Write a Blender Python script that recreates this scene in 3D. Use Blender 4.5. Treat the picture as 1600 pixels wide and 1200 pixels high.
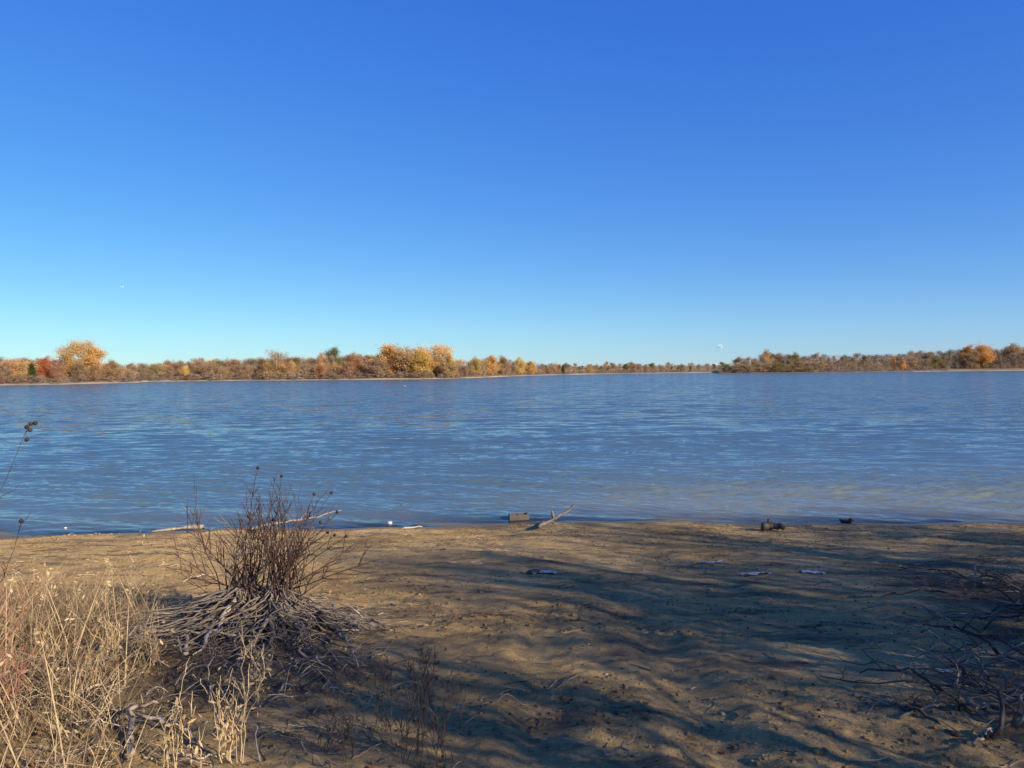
import bpy, math, random
import numpy as np
from mathutils import Matrix, Vector
R = math.radians
for o in list(bpy.data.objects): bpy.data.objects.remove(o)
sc = bpy.context.scene
col = sc.collection
rng = np.random.default_rng(7)
random.seed(7)

# ------------------------------------------------------------------ camera
F = 1164.0; EYE = 3.2; PITCH = 1.03; ROLL = 0.5
cam_d = bpy.data.cameras.new('camera'); cam = bpy.data.objects.new('camera', cam_d); col.objects.link(cam)
cam_d.sensor_width = 36; cam_d.lens = 36*F/1600; cam_d.clip_start = 0.05; cam_d.clip_end = 60000
CR = Matrix.Rotation(R(90-PITCH), 4, 'X') @ Matrix.Rotation(R(-ROLL), 4, 'Z')
cam.matrix_world = Matrix.Translation((0, 0, EYE)) @ CR
sc.camera = cam
# ------------------------------------------------------------------ sky and sun
SUN_AZ = 130.0      # degrees clockwise from +Y (behind the camera, to the right)
SUN_EL = 23.0
w = bpy.data.worlds.new('World'); sc.world = w; w.use_nodes = True
nt = w.node_tree; nt.nodes.clear()
sky = nt.nodes.new('ShaderNodeTexSky'); sky.sky_type = 'NISHITA'; sky.sun_disc = False
sky.sun_elevation = R(SUN_EL); sky.sun_rotation = R(SUN_AZ)
sky.altitude = 200; sky.air_density = 1.0; sky.dust_density = 0.0; sky.ozone_density = 4.0
hs = nt.nodes.new('ShaderNodeHueSaturation'); hs.inputs['Saturation'].default_value = 1.25
tint = nt.nodes.new('ShaderNodeMix'); tint.data_type = 'RGBA'; tint.blend_type = 'MULTIPLY'; tint.inputs['Factor'].default_value = 1
tint.inputs[7].default_value = (.80, .97, 1.22, 1)       # the camera's cool white balance for the sky
bg = nt.nodes.new('ShaderNodeBackground'); bg.inputs['Strength'].default_value = 0.125
wo = nt.nodes.new('ShaderNodeOutputWorld')
nt.links.new(sky.outputs[0], hs.inputs['Color']); nt.links.new(hs.outputs[0], tint.inputs[6])
# the phone's flattened response to the sky: one curve per channel over the whole dome
sep = nt.nodes.new('ShaderNodeSeparateColor'); cmb = nt.nodes.new('ShaderNodeCombineColor'); nt.links.new(tint.outputs[2], sep.inputs[0])
for i, (ex, k) in enumerate(((.753, .51), (.82, .632), (.42, .80))):
    q = nt.nodes.new('ShaderNodeMath'); q.operation = 'MULTIPLY'; q.inputs[1].default_value = .171; nt.links.new(sep.outputs[i], q.inputs[0])
    p = nt.nodes.new('ShaderNodeMath'); p.operation = 'POWER'; p.inputs[1].default_value = ex; nt.links.new(q.outputs[0], p.inputs[0])
    z = nt.nodes.new('ShaderNodeMath'); z.operation = 'MULTIPLY'; z.inputs[1].default_value = k/.171*.708; nt.links.new(p.outputs[0], z.inputs[0])
    nt.links.new(z.outputs[0], cmb.inputs[i])
nt.links.new(cmb.outputs[0], bg.inputs['Color'])
nt.links.new(bg.outputs[0], wo.inputs[0])
sd = bpy.data.lights.new('sun', 'SUN'); sd.energy = 5.0; sd.angle = R(0.53); sd.color = (1.0, 0.86, 0.62)
so = bpy.data.objects.new('sun', sd); col.objects.link(so)
SV = Vector((math.sin(R(SUN_AZ))*math.cos(R(SUN_EL)), math.cos(R(SUN_AZ))*math.cos(R(SUN_EL)), math.sin(R(SUN_EL))))
so.rotation_euler = SV.to_track_quat('Z', 'Y').to_euler()
so.location = SV*60
sc.view_settings.view_transform = 'Standard'; sc.view_settings.look = 'None'
sc.view_settings.gamma = 1; sc.view_settings.use_curve_mapping = False
sc.view_settings.exposure = 0.95

# ------------------------------------------------------------------ helpers: noise, meshes
def vnoise(x, y, seed=0):
    xi = np.floor(x).astype(np.int64); yi = np.floor(y).astype(np.int64)
    fx = x-xi; fy = y-yi
    fx = fx*fx*(3-2*fx); fy = fy*fy*(3-2*fy)
    def h(a, b):
        n = (a*374761393 + b*668265263 + seed*974711) & 0x7fffffff
        n = ((n ^ (n >> 13))*1274126177) & 0x7fffffff
        return ((n ^ (n >> 16)) & 0xffff)/65535.0
    return (h(xi, yi)*(1-fx)+h(xi+1, yi)*fx)*(1-fy)+(h(xi, yi+1)*(1-fx)+h(xi+1, yi+1)*fx)*fy-0.5
def fbm(x, y, seed=0, o=4, g=0.5):
    s = 0; a = 1.0
    for k in range(o):
        s = s+a*vnoise(x*2**k+17.3*k, y*2**k-9.1*k, seed+k); a *= g
    return s
def sstep(a, b, x):
    t = np.clip((x-a)/(b-a), 0, 1); return t*t*(3-2*t)

def obj(name, me, parent=None, loc=None):
    o = bpy.data.objects.new(name, me); col.objects.link(o)
    if parent: o.parent = parent
    if loc is not None: o.location = loc
    return o
def tag(o, label=None, cat=None, group=None, kind=None):
    if label: o['label'] = label
    if cat: o['category'] = cat
    if group: o['group'] = group
    if kind: o['kind'] = kind
    return o
def big_mesh(name, V, Q, mats=(), smooth=True, mi=None):
    """V (n,3), Q (m,k) with k = 3 or 4"""
    V = np.asarray(V, np.float32); Q = np.asarray(Q, np.int32)
    me = bpy.data.meshes.new(name); m, k = Q.shape
    me.vertices.add(len(V)); me.vertices.foreach_set('co', V.ravel())
    me.loops.add(m*k); me.loops.foreach_set('vertex_index', Q.ravel())
    me.polygons.add(m); me.polygons.foreach_set('loop_start', np.arange(0, m*k, k, dtype=np.int32))
    for x in mats: me.materials.append(x)
    if mi is not None: me.polygons.foreach_set('material_index', np.asarray(mi, np.int32))
    me.update(calc_edges=True); me.validate()
    if smooth: me.polygons.foreach_set('use_smooth', np.ones(len(me.polygons), bool))
    return me
def grid_quads(nr, nc):
    a = np.arange(nr*nc).reshape(nr, nc)
    return np.stack([a[:-1, :-1], a[:-1, 1:], a[1:, 1:], a[1:, :-1]], -1).reshape(-1, 4)
def attr(me, name, vals):
    a = me.attributes.new(name, 'FLOAT', 'POINT'); a.data.foreach_set('value', np.asarray(vals, np.float32).ravel())

class MB:
    """collects tubes, leaves and blades as quads -> ONE mesh"""
    def __init__(s): s.V = []; s.Q = []; s.M = []; s.n = 0
    def add(s, V, Q, m=0):
        V = np.asarray(V, float); Q = np.asarray(Q)
        s.V.append(V); s.Q.append(Q+s.n); s.M.append(np.full(len(Q), m)); s.n += len(V)
    def tube(s, pts, rad, n=5, m=0, cap=True):
        P = np.asarray(pts, float); k = len(P); rad = np.broadcast_to(np.asarray(rad, float), (k,))
        T = np.gradient(P, axis=0); T /= np.linalg.norm(T, axis=1)[:, None]+1e-9
        up = np.array([0, 0, 1.0]) if abs(T[0, 2]) < 0.9 else np.array([1.0, 0, 0])
        U = np.cross(T, up); U /= np.linalg.norm(U, axis=1)[:, None]+1e-9
        W = np.cross(T, U)
        a = np.linspace(0, 2*np.pi, n, endpoint=False)
        V = P[:, None]+rad[:, None, None]*(np.cos(a)[None, :, None]*U[:, None]+np.sin(a)[None, :, None]*W[:, None])
        i = np.arange(k*n).reshape(k, n); j = np.roll(i, -1, 1)
        Q = np.stack([i[:-1], j[:-1], j[1:], i[1:]], -1).reshape(-1, 4)
        V = V.reshape(-1, 3)
        if cap:
            c = len(V); V = np.vstack([V, P[:1], P[-1:]])
            h = [[i[0][q], i[0][(q-1) % n], i[0][(q-2) % n], c] for q in range(0, n, 2)]
            h += [[i[-1][q], i[-1][(q+1) % n], i[-1][(q+2) % n], c+1] for q in range(0, n, 2)]
            if n % 2 == 0: Q = np.vstack([Q, np.array(h)])
        s.add(V, Q, m)
    def leaves(s, C, size, m=0, asp=0.6, flat=0.0, r=None):
        r = r or rng
        C = np.asarray(C, float); n = len(C)
        if n == 0: return
        u = r.normal(size=(n, 3)); u[:, 2] *= (1-flat); u /= np.linalg.norm(u, axis=1)[:, None]
        v = r.normal(size=(n, 3)); v[:, 2] *= (1-flat)
        v -= (v*u).sum(1)[:, None]*u; v /= np.linalg.norm(v, axis=1)[:, None]+1e-9
        sz = np.broadcast_to(size, (n,))*r.uniform(.6, 1.3, n)
        u *= sz[:, None]*.5; v *= (sz*asp)[:, None]*.5
        V = np.stack([C-u, C+v*r.uniform(.7, 1.2, (n, 1)), C+u, C-v], 1).reshape(-1, 3)
        s.add(V, np.arange(4*n).reshape(n, 4), m)
    def ribbons(s, P0, P1, P2, w, m=0):
        """curved tapering blades: quadratic curve through 3 control points, 3 quads each"""
        n = len(P0); t = np.array([0, .35, .7, 1.0])
        C = ((1-t)**2)[None, :, None]*P0[:, None]+(2*t*(1-t))[None, :, None]*P1[:, None]+(t**2)[None, :, None]*P2[:, None]
        side = rng.normal(size=(n, 3)); side[:, 2] *= .2; side /= np.linalg.norm(side, axis=1)[:, None]
        wt = np.array([1, .9, .6, .12])[None, :, None]*np.broadcast_to(w, (n,))[:, None, None]*.5
        A = C-side[:, None]*wt; B = C+side[:, None]*wt
        V = np.stack([A, B], 2).reshape(-1, 3)
        b = (np.arange(n)*8)[:, None, None]+(np.arange(3)*2)[None, :, None]+np.array([0, 1, 3, 2])[None, None, :]
        s.add(V, b.reshape(-1, 4), m)
    def mesh(s, name, mats, smooth=True):
        return big_mesh(name, np.vstack(s.V), np.vstack(s.Q), mats, smooth, np.concatenate(s.M))

# ------------------------------------------------------------------ materials
def nodes(name):
    m = bpy.data.materials.new(name); m.use_nodes = True; t = m.node_tree
    b = t.nodes['Principled BSDF']; return m, t, b
def mixrgb(t, fac, a, b, blend='MIX'):
    n = t.nodes.new('ShaderNodeMix'); n.data_type = 'RGBA'; n.blend_type = blend
    for s, v in (('Factor', fac), ('A', a), ('B', b)):
        i = [q for q in n.inputs if q.name == s and (q.type == 'RGBA' or s == 'Factor')][0]
        if hasattr(v, 'is_output'): t.links.new(v, i)
        elif s == 'Factor': i.default_value = v
        else: i.default_value = (*v, 1)
    return [q for q in n.outputs if q.type == 'RGBA'][0]
def noise(t, scale, detail=4, rough=.6, vec=None, dist=0):
    n = t.nodes.new('ShaderNodeTexNoise'); n.inputs['Scale'].default_value = scale
    n.inputs['Detail'].default_value = detail; n.inputs['Roughness'].default_value = rough
    n.inputs['Distortion'].default_value = dist
    if vec is None:
        c = t.nodes.new('ShaderNodeTexCoord'); vec = c.outputs['Object']
    t.links.new(vec, n.inputs['Vector']); return n.outputs['Fac']
def ramp(t, fac, stops):
    n = t.nodes.new('ShaderNodeValToRGB'); e = n.color_ramp.elements
    while len(e) < len(stops): e.new(.5)
    for q, (p, c) in zip(e, stops): q.position = p; q.color = (*c, 1) if len(c) == 3 else c
    t.links.new(fac, n.inputs[0]); return n.outputs['Color']
def bump(t, h, strength, dist, normal=None):
    n = t.nodes.new('ShaderNodeBump'); n.inputs['Strength'].default_value = strength; n.inputs['Distance'].default_value = dist
    t.links.new(h, n.inputs['Height'])
    if normal: t.links.new(normal, n.inputs['Normal'])
    return n.outputs[0]
def getattr_node(t, name):
    n = t.nodes.new('ShaderNodeAttribute'); n.attribute_name = name; return n.outputs['Fac']
def math_(t, op, a, b=None):
    n = t.nodes.new('ShaderNodeMath'); n.operation = op
    for i, v in enumerate((a, b)):
        if v is None: continue
        if hasattr(v, 'is_output'): t.links.new(v, n.inputs[i])
        else: n.inputs[i].default_value = v
    return n.outputs[0]
def set_in(b, **k):
    for a, v in k.items(): b.inputs[a.replace('_', ' ')].default_value = v

def wood_mat(name, c1, c2, scale=18, rough=.85):
    m, t, b = nodes(name)
    c = t.nodes.new('ShaderNodeTexCoord'); oi = t.nodes.new('ShaderNodeObjectInfo')
    mp = t.nodes.new('ShaderNodeMapping'); mp.inputs['Scale'].default_value = (1, 1, .35); t.links.new(c.outputs['Object'], mp.inputs[0])
    f = noise(t, scale, 6, .7, mp.outputs[0])
    cc = ramp(t, f, [(.3, c1), (.7, c2)])
    v = math_(t, 'MULTIPLY_ADD', oi.outputs['Random'], .5); v.node.inputs[2].default_value = .75
    cc = mixrgb(t, 1.0, cc, v, 'MULTIPLY')
    t.links.new(cc, b.inputs['Base Color']); set_in(b, Roughness=rough)
    b.inputs['Specular IOR Level'].default_value = .25
    t.links.new(bump(t, f, 1.0, .012), b.inputs['Normal']); return m
def leaf_mat(name, c1, c2, trans=.35, scale=.5, rnd=.35):
    m, t, b = nodes(name); t.nodes.remove(b)
    oi = t.nodes.new('ShaderNodeObjectInfo')
    f = noise(t, scale, 3, .7)
    cc = ramp(t, f, [(.35, c1), (.65, c2)])
    v = math_(t, 'MULTIPLY_ADD', oi.outputs['Random'], rnd); v.node.inputs[2].default_value = 1-rnd/2
    cc = mixrgb(t, 1.0, cc, v, 'MULTIPLY')
    d = t.nodes.new('ShaderNodeBsdfDiffuse'); tr = t.nodes.new('ShaderNodeBsdfTranslucent'); mx = t.nodes.new('ShaderNodeMixShader')
    t.links.new(cc, d.inputs[0]); t.links.new(cc, tr.inputs[0]); mx.inputs[0].default_value = trans
    t.links.new(d.outputs[0], mx.inputs[1]); t.links.new(tr.outputs[0], mx.inputs[2])
    t.links.new(mx.outputs[0], t.nodes['Material Output'].inputs[0]); return m

M = {}
M['bark'] = wood_mat('bark', (.10, .075, .055), (.20, .16, .12), 6)
M['pale_bark'] = wood_mat('pale_bark', (.30, .25, .19), (.45, .39, .31), 6)
M['twig'] = wood_mat('twig', (.21, .15, .12), (.33, .245, .19), 3)
M['twig_grey'] = wood_mat('twig_grey', (.20, .165, .14), (.31, .255, .215), 3)
M['gold'] = leaf_mat('gold', (.50, .28, .09), (.62, .38, .14))
M['yellow'] = leaf_mat('yellow', (.46, .31, .09), (.58, .41, .14))
M['orange'] = leaf_mat('orange', (.48, .23, .07), (.58, .31, .10))
M['tan'] = leaf_mat('tan', (.32, .205, .11), (.45, .295, .16))
M['russet'] = leaf_mat('russet', (.26, .12, .065), (.36, .175, .09))
M['red'] = leaf_mat('red', (.38, .12, .06), (.46, .17, .075))
M['brown'] = leaf_mat('brown', (.25, .175, .12), (.37, .26, .165))
M['olive'] = leaf_mat('olive', (.15, .14, .05), (.25, .21, .08))
M['green'] = leaf_mat('green', (.045, .07, .03), (.08, .115, .045))
M['shade_leaf'] = leaf_mat('shade_leaf', (.16, .12, .04), (.26, .17, .06))

# ------------------------------------------------------------------ ground of the near shore
SHORE = 15.3
py_ = np.array([-200, -60, -10, 0, 3, 6, 10, 13.3, 15.3, 17, 20, 40, 60])
pz_ = np.array([6, 4.0, 2.2, 1.58, 1.28, .97, .56, .20, 0.0, -.13, -.42, -2.2, -3.5])
def shore_y(x):
    return .35*np.sin(x*.31+1.0)+.18*np.sin(x*.83)+.10*np.sin(x*2.1+.4)+.05*fbm(x*1.7, x*0, 131, 3)
def veg_mask(x, y):        # where dry grass grows on the bank beside the beach
    e = -1.75-.42*(y-3.6)+.35*vnoise(x*1.3, y*1.3, 5)
    return sstep(0, .9, e-x)*sstep(8.6, 7.2, y+.5*vnoise(x, y, 9))
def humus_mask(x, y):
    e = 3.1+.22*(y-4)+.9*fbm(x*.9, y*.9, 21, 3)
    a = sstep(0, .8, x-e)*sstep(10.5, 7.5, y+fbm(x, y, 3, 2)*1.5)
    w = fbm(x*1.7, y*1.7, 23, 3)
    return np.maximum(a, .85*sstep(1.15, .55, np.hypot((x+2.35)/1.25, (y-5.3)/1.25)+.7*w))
def ground_z(x, y, fine=True):
    x = np.asarray(x, float); y = np.asarray(y, float)
    near = sstep(15.5, 12, y)
    z = np.interp(y-shore_y(x)*sstep(4, 14, y), py_, pz_)
    z = z+near*(.10*fbm(x*.45, y*.45, 11, 3)+.012)
    dd = np.clip((y-2)/12, 0, 1)
    if fine:
        k = sstep(15.6, 14.2, y)*sstep(-3, 1, y)
        z = z+k*.020*fbm(x*2.1, y*2.4, 31, 3)+k*.014*fbm(x*11, y*11, 41, 3)
        cl = sstep(.05, .35, fbm(x*.7+3, y*.9, 51, 2))            # patches of trampled clods
        z = z+k*cl*.030*np.abs(fbm(x*9, y*9, 61, 2))
        # two wheel ruts running up from the water
        for x0, ph, wd, dp in ((.22, .3, .17, .034), (1.12, 1.1, .19, .044)):
            c = x0+.05*np.sin(y*1.1+ph)+.012*(y-4)**2*np.where(y > 4, -1, 1)*.35
            q = (x-c)/wd; f = sstep(9.5, 6.0, y)
            z = z+f*dp*(-np.exp(-q*q)+.55*np.exp(-((np.abs(q)-1.7)/.7)**2))*(.75+.6*vnoise(x*3, y*3, 71))
        # low diagonal ridges left by earlier water lines and feet
        z = z+k*sstep(10, 6, y)*.013*np.sin((y+.42*x)*5.2+2*fbm(x*.8, y*.8, 77, 2)*3)*(.4+fbm(x*.6, y*.6, 88, 2))
        for yl, amp in ((14.55, .035), (13.4, .03), (12.2, .022)):
            z = z+amp*np.exp(-((y-yl-shore_y(x)-.15*fbm(x*.8, y*0, 90, 2))/.13)**2)
        v = veg_mask(x, y); z = z+v*(.05*fbm(x*3, y*3, 91, 3)+.04)
        h = humus_mask(x, y); z = z+h*(.05*np.abs(fbm(x*4, y*4, 92, 3))+.03)
    return z
def gz(x, y): return float(ground_z(np.array([x]), np.array([y]))[0])
def pix(px, py, z=None):
    """point where the ray through a photograph pixel meets the beach (or the level z)"""
    d = CR.to_3x3() @ Vector(((px-800)/F, -(py-600)/F, -1))
    if z is not None:
        t = (z-EYE)/d.z; return Vector((0, 0, EYE))+d*t
    t = 1.0
    for _ in range(4000):
        p = Vector((0, 0, EYE))+d*t
        if p.z <= np.interp(p.y, py_, pz_) or t > 40: break
        t += .01
    return Vector((p.x, p.y, gz(p.x, p.y)))

# fine fan of rows where the ground is near, coarse behind and beside
ys = [-60, -40, -25, -15, -9, -5, -2, 0, 1, 2]
y = 2.6
while y < 17.5: ys.append(y); y += max(.018, .0034*y)
ys += [18, 19, 20, 22, 25, 30, 40, 55]
ys = np.array(ys)
tx = np.concatenate([np.linspace(-9, -1.2, 30)[:-1], np.linspace(-1.2, 1.2, 720), np.linspace(1.2, 9, 30)[1:]])
YY, TT = np.meshgrid(ys, tx, indexing='ij')
XX = TT*(np.abs(YY)*.9+1.2)
ZZ = ground_z(XX, YY)
me = big_mesh('beach', np.stack([XX, YY, ZZ], -1).reshape(-1, 3), grid_quads(*XX.shape))
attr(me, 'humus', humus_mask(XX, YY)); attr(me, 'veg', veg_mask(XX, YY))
attr(me, 'wet', sstep(14.35, 14.95, YY-shore_y(XX)+.35*fbm(XX*1.2, YY*1.2, 95, 3)))
attr(me, 'rel', ZZ-ground_z(XX, YY, False))
m, t, b = nodes('dirt')
n1 = noise(t, .55, 5, .65); n2 = noise(t, 5, 6, .7); n3 = noise(t, 45, 5, .75); n4 = noise(t, 140, 3, .8)
mp = t.nodes.new('ShaderNodeMapping'); tc = t.nodes.new('ShaderNodeTexCoord'); mp.inputs['Scale'].default_value = (.6, 1.8, 1); t.links.new(tc.outputs['Object'], mp.inputs[0])
n5 = noise(t, 1.6, 6, .7, mp.outputs[0], .6)
c = ramp(t, n1, [(.32, (.51, .335, .138)), (.52, (.67, .452, .195)), (.7, (.77, .545, .255))])
c = mixrgb(t, .75, c, ramp(t, n2, [(.25, (.55, .52, .5)), (.5, (1, 1, 1)), (.75, (1.2, 1.15, 1.08))]), 'MULTIPLY')
c = mixrgb(t, ramp(t, n5, [(.50, (0, 0, 0)), (.64, (.85, .85, .85))]), c, (.15, .115, .085))       # trodden organic debris
c = mixrgb(t, .8, c, ramp(t, n3, [(.28, (.55, .53, .52)), (.48, (1.08, 1.08, 1.08)), (.74, (1.5, 1.46, 1.38))]), 'MULTIPLY')
c = mixrgb(t, ramp(t, n4, [(.575, (0, 0, 0)), (.635, (.85, .85, .85))]), c, (.09, .07, .055))
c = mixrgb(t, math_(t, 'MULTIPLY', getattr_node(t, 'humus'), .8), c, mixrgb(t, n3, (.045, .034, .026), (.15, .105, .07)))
c = mixrgb(t, math_(t, 'MULTIPLY', getattr_node(t, 'veg'), .6), c, mixrgb(t, n3, (.07, .045, .03), (.26, .165, .10)))
c = mixrgb(t, math_(t, 'MULTIPLY', getattr_node(t, 'wet'), .72), c, (.13, .10, .065))
t.links.new(c, b.inputs['Base Color']); b.inputs['Specular IOR Level'].default_value = .15
t.links.new(math_(t, 'SUBTRACT', .95, math_(t, 'MULTIPLY', getattr_node(t, 'wet'), .6)), b.inputs['Roughness'])
hh = math_(t, 'ADD', math_(t, 'MULTIPLY', n3, 1.0), math_(t, 'MULTIPLY', n2, 1.6))
hh = math_(t, 'ADD', hh, math_(t, 'MULTIPLY', n4, .8))
t.links.new(bump(t, hh, 1.0, .05), b.inputs['Normal'])
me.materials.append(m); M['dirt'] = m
tag(obj('beach', me), 'trodden brown dirt beach with wheel ruts sloping to the lake', None, None, 'structure')

# ------------------------------------------------------------------ the lake
ds = [13.0]
while ds[-1] < 150: ds.append(ds[-1]+max(.032, .00016*ds[-1]**2))
while ds[-1] < 800: ds.append(ds[-1]*1.03)
ds = np.array(ds); tw = np.concatenate([np.linspace(-3.5, -1.0, 40)[:-1], np.linspace(-1.0, 1.0, 760), np.linspace(1.0, 3.5, 40)[1:]])
DD, TW = np.meshgrid(ds, tw, indexing='ij'); WX = DD*TW; WY = DD
Z = np.zeros_like(WX)
r2 = np.random.default_rng(3)
sh = WY-SHORE-shore_y(WX)
fetch = sstep(-.2, 6, sh)
warp = 1.6*fbm(WX*.06, WY*.06, 5, 3); warpb = fbm(WX*.35, WY*.35, 15, 3)
grp = .55+1.0*(fbm(WX*.11, WY*.16, 25, 3)+.4)                  # gusts: rougher and smoother patches
for k in range(84):
    lam = math.exp(r2.uniform(math.log(.17), math.log(.85)))
    th = R(-8)+r2.normal()*.34                                   # travel toward the shore, a little oblique
    kx, ky = 2*np.pi/lam*math.sin(th), -2*np.pi/lam*math.cos(th)
    amp = .0034*lam**.72
    fade = sstep(.6, .18, np.maximum(.032, .00016*DD**2)/lam)    # drop waves the grid cannot carry
    ph = kx*WX+ky*WY+r2.uniform(0, 6.28)+warpb*.2+warp*.5
    s = np.sin(ph); Z += amp*fade*(.35+.65*fetch)*grp*(s+.28*np.cos(2*ph))
# a few long low swells that bend and run up along the beach
for lam, rot, amp, x0 in ((1.75, 19, .022, 0), (1.2, 14, .012, 2), (2.4, 23, .020, 4)):
    th = R(rot); ph = 2*np.pi/lam*(-math.sin(th)*WX-math.cos(th)*WY)+1.8*fbm(WX*.16, WY*.2, 55+int(x0), 2)+x0
    s = np.sin(ph); Z += amp*(s+.4*np.cos(2*ph)*.6)*sstep(-.6, .6, sh)*sstep(16, 3, sh)*(.5+.9*(fbm(WX*.13, WY*.13, 65+int(x0), 2)+.3))
Z *= sstep(-1.0, .5, sh)*.85+.15
me = big_mesh('lake', np.stack([WX, WY, Z], -1).reshape(-1, 3), grid_quads(*WX.shape))
attr(me, 'silt', np.clip(np.exp(-np.maximum(sh, 0)/3.2)*(.22+.9*sstep(-2, 8, WX))*(1+.9*fbm(WX*.25, WY*.5, 101, 3)), 0, 1))
attr(me, 'unresolved', sstep(14, 40, DD))
attr(me, 'depth', np.clip(-np.interp(sh+SHORE, py_, pz_), 0, 3))
m, t, b = nodes('lake_water'); t.nodes.remove(b)
tc = t.nodes.new('ShaderNodeTexCoord')
mp = t.nodes.new('ShaderNodeMapping'); mp.inputs['Scale'].default_value = (.30, 1, 1); mp.inputs['Rotation'].default_value = (0, 0, R(8)); t.links.new(tc.outputs['Object'], mp.inputs[0])
def slope(scale, detail, rough, amt):
    n = t.nodes.new('ShaderNodeTexNoise'); n.inputs['Scale'].default_value = scale; n.inputs['Detail'].default_value = detail; n.inputs['Roughness'].default_value = rough
    t.links.new(mp.outputs[0], n.inputs['Vector'])
    v = t.nodes.new('ShaderNodeVectorMath'); v.operation = 'SUBTRACT'; t.links.new(n.outputs['Color'], v.inputs[0]); v.inputs[1].default_value = (.5, .5, .5)
    u = t.nodes.new('ShaderNodeVectorMath'); u.operation = 'MULTIPLY'; t.links.new(v.outputs[0], u.inputs[0])
    if hasattr(amt, 'is_output'):
        cx = t.nodes.new('ShaderNodeCombineXYZ'); t.links.new(math_(t, 'MULTIPLY', amt, .55), cx.inputs[0]); t.links.new(amt, cx.inputs[1]); t.links.new(cx.outputs[0], u.inputs[1])
    else: u.inputs[1].default_value = (amt*.55, amt, 0)
    return u.outputs[0]
def vadd(a, b):
    v = t.nodes.new('ShaderNodeVectorMath'); v.operation = 'ADD'; t.links.new(a, v.inputs[0]); t.links.new(b, v.inputs[1]); return v.outputs[0]
geo = t.nodes.new('ShaderNodeNewGeometry')
far = getattr_node(t, 'unresolved')            # 0 where the mesh itself carries the ripples, 1 where it is too coarse to
nv = vadd(geo.outputs['Normal'], slope(5, 3, .6, .14))
nv = vadd(nv, slope(1.6, 4, .65, math_(t, 'MULTIPLY', far, 1.25)))
nv = vadd(nv, slope(.4, 3, .6, math_(t, 'MULTIPLY', far, .4)))
# beyond the modelled ripples only the faces of the waves that run toward this shore are seen
cb_ = t.nodes.new('ShaderNodeCombineXYZ'); t.links.new(math_(t, 'MULTIPLY', far, -.075), cb_.inputs[1]); nv = vadd(nv, cb_.outputs[0])
nn = t.nodes.new('ShaderNodeVectorMath'); nn.operation = 'NORMALIZE'; t.links.new(nv, nn.inputs[0]); nb = nn.outputs[0]
fr = t.nodes.new('ShaderNodeFresnel'); fr.inputs['IOR'].default_value = 1.33; t.links.new(nb, fr.inputs['Normal'])
gl = t.nodes.new('ShaderNodeBsdfGlossy'); gl.inputs['Roughness'].default_value = .08; t.links.new(nb, gl.inputs['Normal'])
df = t.nodes.new('ShaderNodeBsdfDiffuse'); tr = t.nodes.new('ShaderNodeBsdfTransparent'); tr.inputs[0].default_value = (.93, .90, .80, 1)
t.links.new(mixrgb(t, getattr_node(t, 'silt'), (.070, .120, .150), (.27, .245, .135)), df.inputs[0])
tb = math_(t, 'SUBTRACT', 1.0, math_(t, 'POWER', 2.718, math_(t, 'MULTIPLY', getattr_node(t, 'depth'), -16.0)))
m1 = t.nodes.new('ShaderNodeMixShader'); t.links.new(tb, m1.inputs[0]); t.links.new(tr.outputs[0], m1.inputs[1]); t.links.new(df.outputs[0], m1.inputs[2])
m2 = t.nodes.new('ShaderNodeMixShader'); t.links.new(fr.outputs[0], m2.inputs[0]); t.links.new(m1.outputs[0], m2.inputs[1]); t.links.new(gl.outputs[0], m2.inputs[2])
t.links.new(m2.outputs[0], t.nodes['Material Output'].inputs[0])
me.materials.append(m)
tag(obj('lake', me), 'wind rippled blue lake water between the beach and the woods', None, None, 'structure')

# ------------------------------------------------------------------ land across the lake
SH = np.array([(-1600, 120), (-900, 150), (-300, 195), (0, 232), (100, 240), (212, 272), (232, 304), (420, 305), (560, 303), (700, 308),
               (745, 348), (825, 455), (960, 590), (1085, 630), (1116, 640), (1122, 512), (1300, 518), (1600, 533), (2000, 540), (3200, 500)], float)
def shore_d(px): return np.interp(px, SH[:, 0], SH[:, 1])
TZ = np.array([(-12, -1.2), (0, -.02), (3, .22), (7, .5), (25, 1.0), (80, 2.0), (200, 3.6), (500, 6), (1500, 12), (2500, 14)])
def rise(px): return 1+1.1*sstep(1100, 1500, np.asarray(px, float))
def far_z(px, off): return np.interp(off, TZ[:, 0], TZ[:, 1])*np.where(off > 10, rise(px), 1)
def far_pt(px, off):
    d = float(shore_d(px))+off
    return Vector(((px-800)/F*d, d, float(far_z(px, off))))
pxs = np.unique(np.concatenate([np.linspace(-1600, 3200, 481), SH[:, 0], [1118, 1120]]))
offs = np.array([-12, -4, 0, 1.5, 3, 5, 7, 12, 25, 50, 80, 130, 200, 500, 1500, 2500.])
PX, OF = np.meshgrid(pxs, offs, indexing='ij')
D = shore_d(PX)+OF+np.where(OF < 30, 3*fbm(PX*.06, PX*0, 4, 3), 0)
me = big_mesh('far_shore', np.stack([(PX-800)/F*D, D, far_z(PX, OF)+np.where(OF > 4, .25, 0)*fbm(PX*.15, OF*.1, 8, 3)], -1).reshape(-1, 3), grid_quads(*PX.shape)[:, ::-1])
attr(me, 'off', np.where((PX > 1119) & (PX < 1430), 20, OF+6*(fbm(PX*.05, PX*0, 66, 3)+.3)))
m, t, b = nodes('far_land')
c = ramp(t, noise(t, .12, 5, .7), [(.35, (.10, .075, .05)), (.65, (.20, .14, .085))])
c = mixrgb(t, ramp(t, math_(t, 'DIVIDE', getattr_node(t, 'off'), 20), [(.15, (1, 1, 1)), (.5, (0, 0, 0))]), c, (.38, .29, .185))
t.links.new(c, b.inputs['Base Color']); set_in(b, Roughness=.95); me.materials.append(m)
tag(obj('far_shore', me), 'low land with a thin sandy edge across the lake', None, None, 'structure')

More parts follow.
